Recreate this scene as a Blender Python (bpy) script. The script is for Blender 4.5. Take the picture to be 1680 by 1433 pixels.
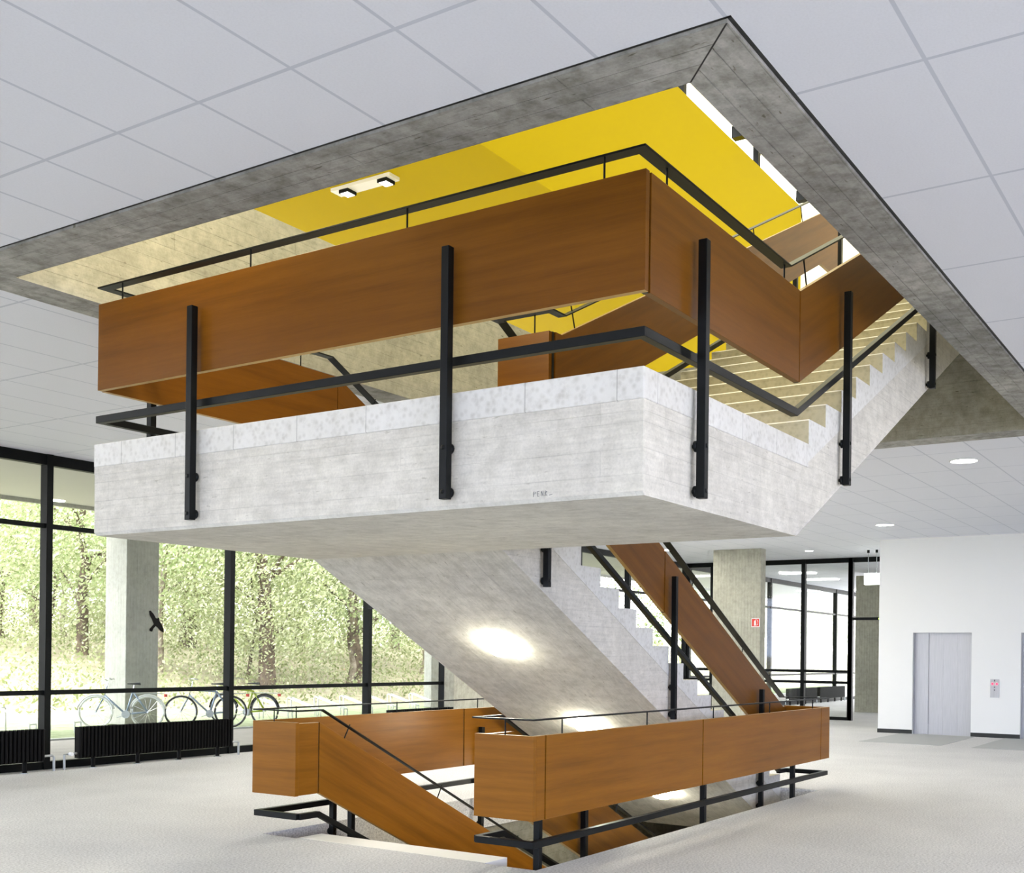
import bpy, math, random
from mathutils import Vector
R = random.Random(7)
sc = bpy.context.scene
for o in list(bpy.data.objects): bpy.data.objects.remove(o)

# ---------------------------------------------------------------- camera
cam = bpy.data.cameras.new('camera'); co = bpy.data.objects.new('camera', cam); sc.collection.objects.link(co)
yaw, pitch, roll = .5751, .0007, .0117
cam.sensor_width = 36; cam.lens = 1862.94/1680*36
cam.shift_x = -33.0/1680; cam.shift_y = 356.4/1680
cam.clip_end = 400
fw = Vector((math.cos(yaw)*math.cos(pitch), math.sin(yaw)*math.cos(pitch), math.sin(pitch)))
rt = Vector((math.sin(yaw), -math.cos(yaw), 0)); up = rt.cross(fw)
rt2 = math.cos(roll)*rt+math.sin(roll)*up; up2 = -math.sin(roll)*rt+math.cos(roll)*up
from mathutils import Matrix
co.matrix_world = Matrix(((rt2.x, up2.x, -fw.x, .0189), (rt2.y, up2.y, -fw.y, -.0326), (rt2.z, up2.z, -fw.z, 1.5713), (0, 0, 0, 1)))
sc.camera = co

# ---------------------------------------------------------------- light and exposure
sc.view_settings.view_transform = 'Standard'; sc.view_settings.look = 'None'
sc.view_settings.gamma = 1; sc.view_settings.use_curve_mapping = False
sc.view_settings.exposure = 1.8
w = bpy.data.worlds.new('sky'); sc.world = w; w.use_nodes = True
nt = w.node_tree; bg = nt.nodes['Background']
tc = nt.nodes.new('ShaderNodeTexCoord'); sx = nt.nodes.new('ShaderNodeSeparateXYZ'); mr = nt.nodes.new('ShaderNodeMapRange'); mx = nt.nodes.new('ShaderNodeMix')
mx.data_type = 'RGBA'
nt.links.new(tc.outputs['Generated'], sx.inputs[0]); nt.links.new(sx.outputs['Z'], mr.inputs[0])
mr.inputs[1].default_value = 0; mr.inputs[2].default_value = .6
nt.links.new(mr.outputs[0], mx.inputs[0])
mx.inputs[6].default_value = (1, 1, 1, 1); mx.inputs[7].default_value = (1, 1, .99, 1)
# overcast sky: cooler on the side the viewer's back is turned to
dt = nt.nodes.new('ShaderNodeVectorMath'); dt.operation = 'DOT_PRODUCT'; dt.inputs[1].default_value = (-.75, -.6, 0)
mr2 = nt.nodes.new('ShaderNodeMapRange'); mr2.inputs[1].default_value = -.5; mr2.inputs[2].default_value = .8
mx2 = nt.nodes.new('ShaderNodeMix'); mx2.data_type = 'RGBA'; mx2.inputs[6].default_value = (1.0, .96, .95, 1); mx2.inputs[7].default_value = (.66, .77, 1.14, 1)
nt.links.new(tc.outputs['Generated'], dt.inputs[0]); nt.links.new(dt.outputs['Value'], mr2.inputs[0]); nt.links.new(mr2.outputs[0], mx2.inputs[0]); nt.links.new(mx2.outputs[2], mx.inputs[6])
nt.links.new(mx.outputs[2], bg.inputs['Color']); bg.inputs['Strength'].default_value = 2.6

# ---------------------------------------------------------------- materials
def newmat(n):
    m = bpy.data.materials.new(n); m.use_nodes = True
    return m, m.node_tree, m.node_tree.nodes['Principled BSDF']
def N(nt, t, **k):
    n = nt.nodes.new(t)
    for a, b in k.items(): setattr(n, a, b)
    return n
def mathn(nt, op, a, b=None):
    n = N(nt, 'ShaderNodeMath', operation=op)
    for i, s in enumerate((a, b)):
        if s is None: continue
        if isinstance(s, (int, float)): n.inputs[i].default_value = s
        else: nt.links.new(s, n.inputs[i])
    return n.outputs[0]
def mixc(nt, f, a, b, mode='MIX'):
    n = N(nt, 'ShaderNodeMix', data_type='RGBA', blend_type=mode)
    for i, s in ((0, f), (6, a), (7, b)):
        if isinstance(s, (int, float)): n.inputs[i].default_value = s
        elif isinstance(s, tuple): n.inputs[i].default_value = (*s, 1)
        else: nt.links.new(s, n.inputs[i])
    return n.outputs[2]
def srgb(r, g, b):
    f = lambda c: (c/255/12.92 if c/255 < .04045 else ((c/255+.055)/1.055)**2.4)
    return (f(r), f(g), f(b))
def ramp(nt, s, stops):
    n = N(nt, 'ShaderNodeValToRGB'); e = n.color_ramp.elements
    while len(e) > len(stops): e.remove(e[-1])
    while len(e) < len(stops): e.new(1)
    for el, (p, c) in zip(e, stops): el.position = p; el.color = (*c, 1) if len(c) == 3 else c
    nt.links.new(s, n.inputs[0]); return n.outputs[0]
def noise(nt, vec, scale, detail=4, rough=.6):
    n = N(nt, 'ShaderNodeTexNoise'); n.inputs['Scale'].default_value = scale
    n.inputs['Detail'].default_value = detail; n.inputs['Roughness'].default_value = rough
    nt.links.new(vec, n.inputs['Vector']); return n.outputs['Fac']
def plain(name, col, rough=.6, metal=0, spec=.5, coat=0):
    m, nt, p = newmat(name)
    p.inputs['Base Color'].default_value = (*col, 1); p.inputs['Roughness'].default_value = rough
    p.inputs['Metallic'].default_value = metal; p.inputs['Specular IOR Level'].default_value = spec
    p.inputs['Coat Weight'].default_value = coat
    return m
def basis(nt, A, B):
    # 2D coords from world position: a = dot(P,A), b = dot(P,B)
    g = N(nt, 'ShaderNodeNewGeometry')
    outs = []
    for D in (A, B):
        v = N(nt, 'ShaderNodeVectorMath', operation='DOT_PRODUCT'); nt.links.new(g.outputs['Position'], v.inputs[0]); v.inputs[1].default_value = D
        outs.append(v.outputs['Value'])
    c = N(nt, 'ShaderNodeCombineXYZ'); nt.links.new(outs[0], c.inputs[0]); nt.links.new(outs[1], c.inputs[1])
    return c.outputs[0], outs[0], outs[1], g.outputs['Position']
def concrete(name, col, A, B, board=.11, dark=.8, bump=.25, stain=.25, length=2.6):
    """board-marked concrete: boards run along A, stacked along B"""
    m, nt, p = newmat(name)
    vec, a, b, P = basis(nt, A, B)
    br = N(nt, 'ShaderNodeTexBrick'); nt.links.new(vec, br.inputs['Vector'])
    br.inputs['Scale'].default_value = 1; br.inputs['Mortar Size'].default_value = .003; br.inputs['Mortar Smooth'].default_value = .6
    br.inputs['Brick Width'].default_value = length; br.inputs['Row Height'].default_value = board
    br.inputs['Color1'].default_value = (.93, .93, .93, 1); br.inputs['Color2'].default_value = (1, 1, 1, 1); br.inputs['Mortar'].default_value = (dark*.75,)*3+(1,)
    br.inputs['Bias'].default_value = 0
    st = N(nt, 'ShaderNodeMapping'); st.inputs['Scale'].default_value = (1.2, 14, 1); nt.links.new(vec, st.inputs['Vector'])
    grain = noise(nt, st.outputs[0], 3, 5)
    big = noise(nt, P, 1.1, 5, .65); med = noise(nt, P, 9, 4, .65); fine = noise(nt, P, 70, 2)
    pit = N(nt, 'ShaderNodeTexVoronoi'); pit.inputs['Scale'].default_value = 16; nt.links.new(P, pit.inputs['Vector'])
    pits = ramp(nt, pit.outputs['Distance'], [(0.0, (.45,)*3), (.09, (1, 1, 1))])
    pm = ramp(nt, med, [(.5, (0, 0, 0)), (.62, (1, 1, 1))])
    pits = mixc(nt, pm, (1, 1, 1), pits)
    brk = ramp(nt, noise(nt, P, 2.3, 3), [(.35, (.1,)*3), (.65, (.9,)*3)])
    c = mixc(nt, 1.0, tuple(col), mixc(nt, brk, (1, 1, 1), br.outputs['Color']), 'MULTIPLY')
    c = mixc(nt, 1.0, c, ramp(nt, big, [(.3, (1-stain,)*3), (.7, (1.0, 1.0, .985))]), 'MULTIPLY')
    c = mixc(nt, 1.0, c, ramp(nt, grain, [(.3, (.86,)*3), (.65, (1, 1, 1))]), 'MULTIPLY')
    c = mixc(nt, .8, c, ramp(nt, med, [(.3, (1-stain*1.1, 1-stain*1.1, 1-stain*1.2)), (.6, (1, 1, 1))]), 'MULTIPLY')
    c = mixc(nt, .8, c, pits, 'MULTIPLY')
    fl_ = N(nt, 'ShaderNodeMapping'); fl_.inputs['Scale'].default_value = (7, 26, 1); nt.links.new(vec, fl_.inputs['Vector'])
    fk = noise(nt, fl_.outputs[0], 1.5, 3, .5)
    c = mixc(nt, min(1, stain*2.6), c, ramp(nt, fk, [(.27, (.45, .43, .36)), (.34, (1, 1, 1))]), 'MULTIPLY')
    c = mixc(nt, .5, c, ramp(nt, fine, [(.3, (.84,)*3), (.6, (1.04,)*3)]), 'MULTIPLY')
    nt.links.new(c, p.inputs['Base Color'])
    h = mathn(nt, 'ADD', mathn(nt, 'MULTIPLY', br.outputs['Fac'], -.5), mathn(nt, 'ADD', mathn(nt, 'MULTIPLY', grain, .35), mathn(nt, 'MULTIPLY', fine, .12)))
    bp = N(nt, 'ShaderNodeBump'); bp.inputs['Strength'].default_value = bump; bp.inputs['Distance'].default_value = .01
    nt.links.new(h, bp.inputs['Height']); nt.links.new(bp.outputs[0], p.inputs['Normal'])
    p.inputs['Roughness'].default_value = .8; p.inputs['Specular IOR Level'].default_value = .25
    return m
def wood(name, A, B, c0, c1, c2, rough=.32):
    m, nt, p = newmat(name)
    vec, a, b, P = basis(nt, A, B)
    mp = N(nt, 'ShaderNodeMapping'); mp.inputs['Scale'].default_value = (.35, 7, 1); nt.links.new(vec, mp.inputs['Vector'])
    g1 = noise(nt, mp.outputs[0], 1.6, 6, .62)
    mp2 = N(nt, 'ShaderNodeMapping'); mp2.inputs['Scale'].default_value = (3, 90, 1); nt.links.new(vec, mp2.inputs['Vector'])
    g2 = noise(nt, mp2.outputs[0], 2, 3)
    big = noise(nt, P, .9, 3)
    c = ramp(nt, g1, [(.2, c0), (.5, c1), (.8, c2)])
    c = mixc(nt, .4, c, ramp(nt, g2, [(.3, (.72, .7, .66)), (.7, (1, 1, 1))]), 'MULTIPLY')
    c = mixc(nt, .5, c, ramp(nt, big, [(.3, (.82, .8, .78)), (.7, (1.05, 1.05, 1.0))]), 'MULTIPLY')
    nt.links.new(c, p.inputs['Base Color'])
    p.inputs['Roughness'].default_value = rough; p.inputs['Specular IOR Level'].default_value = .16
    bp = N(nt, 'ShaderNodeBump'); bp.inputs['Strength'].default_value = .05; bp.inputs['Distance'].default_value = .003
    nt.links.new(g2, bp.inputs['Height']); nt.links.new(bp.outputs[0], p.inputs['Normal'])
    return m
S = .49; k = 1/math.sqrt(1+S*S)
LC = (.77, .735, .655); RC = (.56, .55, .52); DC = (.40, .40, .33)
X, Y, Z = (1, 0, 0), (0, 1, 0), (0, 0, 1)
M = {}
M['lc_wall'] = concrete('light_concrete_horizontal_boards', LC, (1, 1, 0), Z, .13, bump=.25, stain=.2, dark=1.0)
M['lc_soff_v'] = concrete('light_concrete_soffit_across', (.84, .825, .76), Y, X, .14, bump=.2, stain=.2)
M['lc_soff_u'] = concrete('light_concrete_soffit_along', (.86, .84, .77), X, Y, .21, bump=.22, stain=.25, length=5)
M['rc_x'] = concrete('raw_concrete_boards_along', RC, X, Y, .12, bump=.8, stain=.5)
M['rc_y'] = concrete('raw_concrete_boards_across', RC, Y, X, .12, bump=.8, stain=.5)
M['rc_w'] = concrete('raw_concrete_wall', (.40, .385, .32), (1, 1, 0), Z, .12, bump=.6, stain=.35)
M['rc_w_lit'] = concrete('raw_concrete_wall_lit', (.62, .60, .50), (1, 1, 0), Z, .12, bump=.6, stain=.3)  # brightened copy of the wall concrete: light on the rear beam painted in
M['pc'] = concrete('pillar_concrete_vertical_boards', (.50, .49, .40), Z, (1, 1, 0), .075, bump=.7, stain=.25, length=9, dark=.7)
M['pc_out'] = concrete('outdoor_pillar_concrete', (.52, .51, .46), Z, (1, 1, 0), .09, bump=.6, stain=.2, length=9, dark=.7)
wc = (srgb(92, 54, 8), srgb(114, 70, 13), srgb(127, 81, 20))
wl = (srgb(150, 86, 36), srgb(186, 120, 58), srgb(206, 142, 78))
def woods(tag, cols, rough):
    M[tag+'x'] = wood(tag+'_veneer_level', X, Z, *cols, rough)
    M[tag+'y'] = wood(tag+'_veneer_cross', Y, Z, *cols, rough)
    M[tag+'up'] = wood(tag+'_veneer_rising', (k, 0, S*k), (-S*k, 0, k), *cols, rough)
    M[tag+'dn'] = wood(tag+'_veneer_falling', (k, 0, -S*k), (S*k, 0, k), *cols, rough)
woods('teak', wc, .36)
woods('honey_', tuple(tuple(a*b for a, b in zip(c_, (1.45, 1.5, 1.35))) for c_ in wc), .36)  # teak colours raised: floor bounce light painted into the ground panels
M['edge'] = plain('pale_veneer_edge', srgb(180, 142, 80), .4)
M['steel'] = plain('black_painted_steel', (.002, .003, .0035), .42, 0, .2)
M['frame'] = plain('black_window_frame', (.002, .003, .003), .5, 0, .15)
M['zinc'] = plain('galvanised_steel', (.45, .47, .48), .4, .7)
M['chrome'] = plain('bright_steel', (.7, .7, .7), .25, 1)
M['white'] = plain('white_wall_paint', (.80, .80, .77), .7)
M['whitemet'] = plain('white_enamel', (.8, .8, .78), .4)
M['black'] = plain('black_base_strip', (.012, .014, .013), .5)
M['rad'] = plain('black_radiator_enamel', (.002, .002, .002), .6, 0, .15)
M['yellow'] = plain('yellow_ceiling_paint', srgb(178, 156, 1), .7, 0, .08)
M['red'] = plain('red_sign', srgb(200, 40, 20), .5)
M['rubber'] = plain('tyre_rubber', (.03, .03, .03), .8)
M['silver'] = plain('silver_bicycle_paint', (.26, .32, .42), .3, .4)
M['lime'] = plain('lime_bicycle_paint', srgb(150, 170, 10), .35)
M['grafix'] = plain('pencil_mark', (.2, .2, .2), .9)
def emis(name, col, s):
    m, nt, p = newmat(name); p.inputs['Base Color'].default_value = (*col, 1)
    p.inputs['Emission Color'].default_value = (*col, 1); p.inputs['Emission Strength'].default_value = s
    return m
M['lamp'] = emis('lit_opal_glass', (1, .96, .80), 24)
M['disc'] = emis('lit_downlight', (1, .98, .92), 7)
M['sign'] = emis('lit_sign_panel', (.95, 1, .95), 2.2)
M['led'] = emis('red_button_light', (.9, .02, .05), 1.2)
M['gled'] = emis('green_indicator', (.5, .9, .1), 3)
def stone(name, col, joint):
    m, nt, p = newmat(name); vec, a, b, P = basis(nt, (1, 1, 0), Z)
    v = N(nt, 'ShaderNodeTexVoronoi'); v.inputs['Scale'].default_value = 26; nt.links.new(P, v.inputs['Vector'])
    n1 = noise(nt, P, 14, 5, .7); n2 = noise(nt, P, 3, 3)
    c = mixc(nt, .35, tuple(col), ramp(nt, v.outputs['Distance'], [(.1, (.55, .53, .48)), (.5, (1, 1, 1))]), 'MULTIPLY')
    c = mixc(nt, .35, c, ramp(nt, n1, [(.32, (.6, .58, .52)), (.5, (.95, .95, .92)), (.7, (1.05, 1.05, 1.02))]), 'MULTIPLY')
    c = mixc(nt, .5, c, ramp(nt, n2, [(.3, (.85, .84, .8)), (.7, (1, 1, 1))]), 'MULTIPLY')
    if joint:
        br = N(nt, 'ShaderNodeTexBrick'); nt.links.new(vec, br.inputs['Vector']); br.offset = 0
        br.inputs['Scale'].default_value = 1; br.inputs['Mortar Size'].default_value = .003; br.inputs['Brick Width'].default_value = .55; br.inputs['Row Height'].default_value = 50
        br.inputs['Color1'].default_value = br.inputs['Color2'].default_value = (1, 1, 1, 1); br.inputs['Mortar'].default_value = (.6, .6, .58, 1)
        c = mixc(nt, 1.0, c, br.outputs['Color'], 'MULTIPLY')
    nt.links.new(c, p.inputs['Base Color']); p.inputs['Roughness'].default_value = .6
    bp = N(nt, 'ShaderNodeBump'); bp.inputs['Strength'].default_value = .5; bp.inputs['Distance'].default_value = .004
    nt.links.new(n1, bp.inputs['Height']); nt.links.new(bp.outputs[0], p.inputs['Normal'])
    return m
M['stone'] = stone('cast_stone_edging', (.70, .685, .65), True)
M['tread'] = stone('cast_stone_yellow_lit_steps', (.50, .46, .33), False)  # olive tint: yellow bounce light is put into the stone colour
M['stone_and_glint'] = plain('pale_stone_and_edge_glint', (.88, .86, .80), .6)  # threshold stone, and the painted glint along step edges
# carpet floor
m, nt, p = newmat('pale_carpet'); g = N(nt, 'ShaderNodeNewGeometry'); P = g.outputs['Position']
n1 = noise(nt, P, 55, 4, .75); n2 = noise(nt, P, .8, 4)
c = mixc(nt, 1.0, (.70, .695, .695), ramp(nt, n1, [(.35, (.6, .6, .6)), (.6, (1.1, 1.1, 1.08))]), 'MULTIPLY')
c = mixc(nt, 1.0, c, ramp(nt, n2, [(.3, (.9, .9, .9)), (.7, (1.03, 1.03, 1.02))]), 'MULTIPLY')
nt.links.new(c, p.inputs['Base Color']); p.inputs['Roughness'].default_value = .75; p.inputs['Specular IOR Level'].default_value = .3
bp = N(nt, 'ShaderNodeBump'); bp.inputs['Strength'].default_value = .5; bp.inputs['Distance'].default_value = .006
nt.links.new(n1, bp.inputs['Height']); nt.links.new(bp.outputs[0], p.inputs['Normal']); M['carpet'] = m
# suspended ceiling panels
m, nt, p = newmat('white_ceiling_panels'); g = N(nt, 'ShaderNodeNewGeometry'); sp = N(nt, 'ShaderNodeSeparateXYZ'); nt.links.new(g.outputs['Position'], sp.inputs[0])
def gridline(s, off, step, hw):
    a = mathn(nt, 'ADD', mathn(nt, 'DIVIDE', mathn(nt, 'SUBTRACT', s, off), step), 100.5)
    f = mathn(nt, 'ABSOLUTE', mathn(nt, 'SUBTRACT', mathn(nt, 'FRACT', a), .5))
    return mathn(nt, 'LESS_THAN', f, hw/step)
lu = gridline(sp.outputs['X'], 3.56, 1.36, .011); lv = gridline(sp.outputs['Y'], 2.96, .585, .009)
f = mathn(nt, 'MAXIMUM', lu, lv)
n1 = noise(nt, g.outputs['Position'], 90, 2)
c = mixc(nt, f, mixc(nt, .5, (.78, .80, .87), ramp(nt, n1, [(.3, (.92,)*3), (.6, (1, 1, 1))]), 'MULTIPLY'), (.57, .60, .68))  # cool daylight's blue is put into the white panel colour
nt.links.new(c, p.inputs['Base Color']); p.inputs['Roughness'].default_value = .7; M['ceil'] = m
# glass
m = bpy.data.materials.new('window_glass'); m.use_nodes = True; nt = m.node_tree; nt.nodes.clear()
o_ = N(nt, 'ShaderNodeOutputMaterial'); mxs = N(nt, 'ShaderNodeMixShader'); tr = N(nt, 'ShaderNodeBsdfTransparent'); gl = N(nt, 'ShaderNodeBsdfGlossy'); lw = N(nt, 'ShaderNodeLayerWeight')
gl.inputs['Roughness'].default_value = .02; lw.inputs['Blend'].default_value = .5; tr.inputs['Color'].default_value = (.97, .985, .975, 1)
nt.links.new(mathn(nt, 'ADD', mathn(nt, 'MULTIPLY', mathn(nt, 'POWER', lw.outputs['Facing'], 5), .6), .035), mxs.inputs[0]); nt.links.new(tr.outputs[0], mxs.inputs[1]); nt.links.new(gl.outputs[0], mxs.inputs[2]); nt.links.new(mxs.outputs[0], o_.inputs[0]); M['glass'] = m
m2 = M['glass'].copy(); m2.name = 'tinted_roof_glass'; M['roofglass'] = m2
for n_ in m2.node_tree.nodes:
    if n_.type == 'BSDF_TRANSPARENT': n_.inputs['Color'].default_value = (.56, .54, .44, 1)  # tint added to dim and warm the daylight from above
# lift doors
m, nt, p = newmat('brushed_steel'); g = N(nt, 'ShaderNodeNewGeometry'); mp = N(nt, 'ShaderNodeMapping'); mp.inputs['Scale'].default_value = (60, 60, 1.5); nt.links.new(g.outputs['Position'], mp.inputs[0])
n1 = noise(nt, mp.outputs[0], 2, 3); nt.links.new(ramp(nt, n1, [(.3, (.42, .42, .43)), (.7, (.50, .50, .51))]), p.inputs['Base Color'])
p.inputs['Metallic'].default_value = .55; p.inputs['Roughness'].default_value = .42; M['brushed'] = m
M['mat_'] = plain('grey_door_mat', (.42, .43, .42), .7)
# outdoors
def nature(name, a, b, scale, rough=.9):
    m, nt, p = newmat(name); g = N(nt, 'ShaderNodeNewGeometry'); n1 = noise(nt, g.outputs['Position'], scale, 5, .7)
    nt.links.new(ramp(nt, n1, [(.35, a), (.65, b)]), p.inputs['Base Color']); p.inputs['Roughness'].default_value = rough; p.inputs['Specular IOR Level'].default_value = .1
    return m
M['grass'] = nature('grass', (.24, .29, .16), (.36, .40, .27), 3)
M['paving'] = nature('paving', (.42, .40, .385), (.50, .475, .46), 2)
M['litter'] = nature('leaf_litter', (.26, .22, .16), (.44, .41, .30), 2.2)
M['bark'] = nature('bark', (.06, .045, .035), (.20, .15, .11), 4)
M['barkpale'] = nature('pale_bark', (.14, .11, .08), (.40, .34, .28), 5)
def leafmat(name, c0, c1, c2, tl=.5):
    m = bpy.data.materials.new(name); m.use_nodes = True; nt = m.node_tree; nt.nodes.clear()
    o_ = N(nt, 'ShaderNodeOutputMaterial'); g = N(nt, 'ShaderNodeNewGeometry')
    r = ramp(nt, g.outputs['Random Per Island'], [(0, c0), (.5, c1), (1, c2)])
    d = N(nt, 'ShaderNodeBsdfDiffuse'); t = N(nt, 'ShaderNodeBsdfTranslucent'); mm = N(nt, 'ShaderNodeMixShader'); mm.inputs[0].default_value = tl
    nt.links.new(r, d.inputs[0]); nt.links.new(r, t.inputs[0]); nt.links.new(d.outputs[0], mm.inputs[1]); nt.links.new(t.outputs[0], mm.inputs[2]); nt.links.new(mm.outputs[0], o_.inputs[0])
    return m
M['leaf'] = leafmat('spring_leaves', (.26, .34, .14), (.44, .50, .27), (.68, .72, .54))
M['leaf2'] = leafmat('golden_leaves', (.32, .37, .17), (.50, .53, .32), (.72, .73, .56))
M['leaf3'] = leafmat('green_leaves', (.10, .18, .06), (.26, .34, .14), (.46, .52, .30))

M['leaf_low'] = leafmat('undergrowth_leaves', (.20, .24, .10), (.36, .39, .21), (.56, .56, .40))
M['canopy'] = plain('pale_render', (.50, .475, .485), .8)
# ---------------------------------------------------------------- mesh helpers
class MB:
    def __init__(s): s.v = []; s.f = []; s.m = []
    def add(s, vs, fs, mi=0):
        b = len(s.v); s.v += [tuple(p) for p in vs]; s.f += [tuple(b+i for i in f) for f in fs]; s.m += [mi]*len(fs); return s
    def box(s, x0, y0, z0, x1, y1, z1, mi=0):
        x0, x1 = sorted((x0, x1)); y0, y1 = sorted((y0, y1)); z0, z1 = sorted((z0, z1))
        return s.add([(x0, y0, z0), (x1, y0, z0), (x1, y1, z0), (x0, y1, z0), (x0, y0, z1), (x1, y0, z1), (x1, y1, z1), (x0, y1, z1)],
                     [(0, 3, 2, 1), (4, 5, 6, 7), (0, 1, 5, 4), (1, 2, 6, 5), (2, 3, 7, 6), (3, 0, 4, 7)], mi)
    def prism(s, poly, a, b, axis='y', mi=0):
        """poly of (p,q): axis y -> (x,z) extruded in y ; axis x -> (y,z) extruded in x ; axis z -> (x,y) extruded in z"""
        n = len(poly)
        mk = {'y': lambda p, t: (p[0], t, p[1]), 'x': lambda p, t: (t, p[0], p[1]), 'z': lambda p, t: (p[0], p[1], t)}[axis]
        vs = [mk(p, a) for p in poly]+[mk(p, b) for p in poly]
        fs = [tuple(range(n)), tuple(range(2*n-1, n-1, -1))]+[(i, (i+1) % n+0, (i+1) % n+n, i+n)[::-1] for i in range(n)]
        return s.add(vs, fs, mi)
    def tube(s, pts, r, n=8, mi=0, close=False):
        pts = [Vector(p) for p in pts]; rings = []
        L = len(pts)
        for i, p in enumerate(pts):
            if close: d = (pts[(i+1) % L]-pts[i-1])
            else: d = (pts[min(i+1, L-1)]-pts[max(i-1, 0)])
            d.normalize(); a = d.orthogonal() if abs(d.z) > .95 else d.cross(Vector((0, 0, 1))); a.normalize(); b = d.cross(a)
            rr = r[i] if isinstance(r, (list, tuple)) else r
            rings.append([p+a*rr*math.cos(t*2*math.pi/n)+b*rr*math.sin(t*2*math.pi/n) for t in range(n)])
        vs = [q for g in rings for q in g]; fs = []
        for i in range(L if close else L-1):
            j = (i+1) % L
            for t in range(n): fs.append((i*n+t, i*n+(t+1) % n, j*n+(t+1) % n, j*n+t))
        if not close: fs += [tuple(range(n)), tuple(range((L-1)*n+n-1, (L-1)*n-1, -1))]
        return s.add(vs, fs, mi)
    def bar(s, pts, w, h, mi=0):
        """rectangular section (w sideways, h vertical) swept along a polyline with mitred corners"""
        pts = [Vector(p) for p in pts]; rings = []
        for i, p in enumerate(pts):
            din = (p-pts[i-1]) if i > 0 else (pts[1]-p); dout = (pts[i+1]-p) if i < len(pts)-1 else din
            hi = Vector((din.x, din.y)).normalized(); ho = Vector((dout.x, dout.y)).normalized()
            ni = Vector((hi.y, -hi.x)); no = Vector((ho.y, -ho.x)); m_ = (ni+no); m_.normalize()
            sc_ = 1/max(.3, m_.dot(ni)); sd = Vector((m_.x, m_.y, 0))*sc_*w/2; uz = Vector((0, 0, h/2))
            rings.append([p-sd-uz, p+sd-uz, p+sd+uz, p-sd+uz])
        vs = [q for g in rings for q in g]; fs = [(3, 2, 1, 0)]
        for i in range(len(pts)-1):
            for t in range(4): fs.append((i*4+t, i*4+(t+1) % 4, i*4+4+(t+1) % 4, i*4+4+t))
        e = (len(pts)-1)*4; fs.append((e, e+1, e+2, e+3))
        return s.add(vs, fs, mi)
    def build(s, name, mats, parent=None, smooth=False, loc=None, bevel=0):
        if not isinstance(mats, (list, tuple)): mats = [mats]
        off = WL.get(parent.name, Vector((0, 0, 0))) if parent else Vector(loc or (0, 0, 0))
        me = bpy.data.meshes.new(name); me.from_pydata([(a-off.x, b-off.y, c-off.z) for a, b, c in s.v], [], s.f)
        for mm in mats: me.materials.append(mm)
        for pl, mi in zip(me.polygons, s.m): pl.material_index = mi; pl.use_smooth = smooth
        import bmesh
        bm = bmesh.new(); bm.from_mesh(me); bmesh.ops.recalc_face_normals(bm, faces=bm.faces); bm.to_mesh(me); bm.free()
        o = bpy.data.objects.new(name, me); sc.collection.objects.link(o)
        if parent: o.parent = parent
        else: o.location = off
        WL[o.name] = off
        if bevel:
            b = o.modifiers.new('bevel', 'BEVEL'); b.width = bevel; b.segments = 2; b.limit_method = 'ANGLE'
        return o
WL = {}
def box(*a): return MB().box(*a)
def thing(name, loc, label, cat, group=None):
    o = bpy.data.objects.new(name, None); o.location = loc; o.empty_display_size = .1; sc.collection.objects.link(o); WL[o.name] = Vector(loc)
    o['label'] = label; o['category'] = cat
    if group: o['group'] = group
    return o
def tag(o, label, cat, group=None, kind=None):
    o['label'] = label; o['category'] = cat
    if group: o['group'] = group
    if kind: o['kind'] = kind
    return o
def struct(o, label=None, cat=None):
    o['kind'] = 'structure'
    if label: o['label'] = label; o['category'] = cat
    return o
def edged(o, low=True):
    """pale edges on the faces of a panel that look up or down"""
    me = o.data; me.materials.append(M['edge'])
    for pl in me.polygons:
        if pl.normal.z > .5 or (low and pl.normal.z < -.5): pl.material_index = 1
    return o

# ---------------------------------------------------------------- floors, ceiling, opening
CE = 4.1
fl = MB(); T = -.35
# ground floor with the stair opening (narrow slots either side of the basement flight)
fl.box(-14, -14, T, 6.97, 13.3, 0); fl.box(13.15, -14, T, 46, 13.3, 0); fl.box(6.97, -14, T, 13.15, 4.42, 0); fl.box(6.97, 7.22, T, 13.15, 13.3, 0)
fl.box(6.97, 4.88, T, 7.0, 6.82, 0)
struct(fl.build('floor', M['carpet']), 'pale grey carpeted hall floor with the stair opening', 'floor')
tag(box(7.0, 4.88, -.3, 7.28, 6.82, .002).build('threshold_stone', M['stone_and_glint'], bevel=.004), 'pale stone threshold at the head of the flight going down', 'threshold')
cl = MB(); H0, H1, G0, G1 = 4.180, 13.72, 1.768, 7.48
cl.box(-14, -14, CE, H0, 13.3, CE+.06); cl.box(H1, -14, CE, 46, 13.3, CE+.06); cl.box(H0, -14, CE, H1, G0, CE+.06); cl.box(H0, G1, CE, H1, 13.3, CE+.06)
struct(cl.build('ceiling', M['ceil']), 'white panelled suspended ceiling', 'ceiling')
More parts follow.
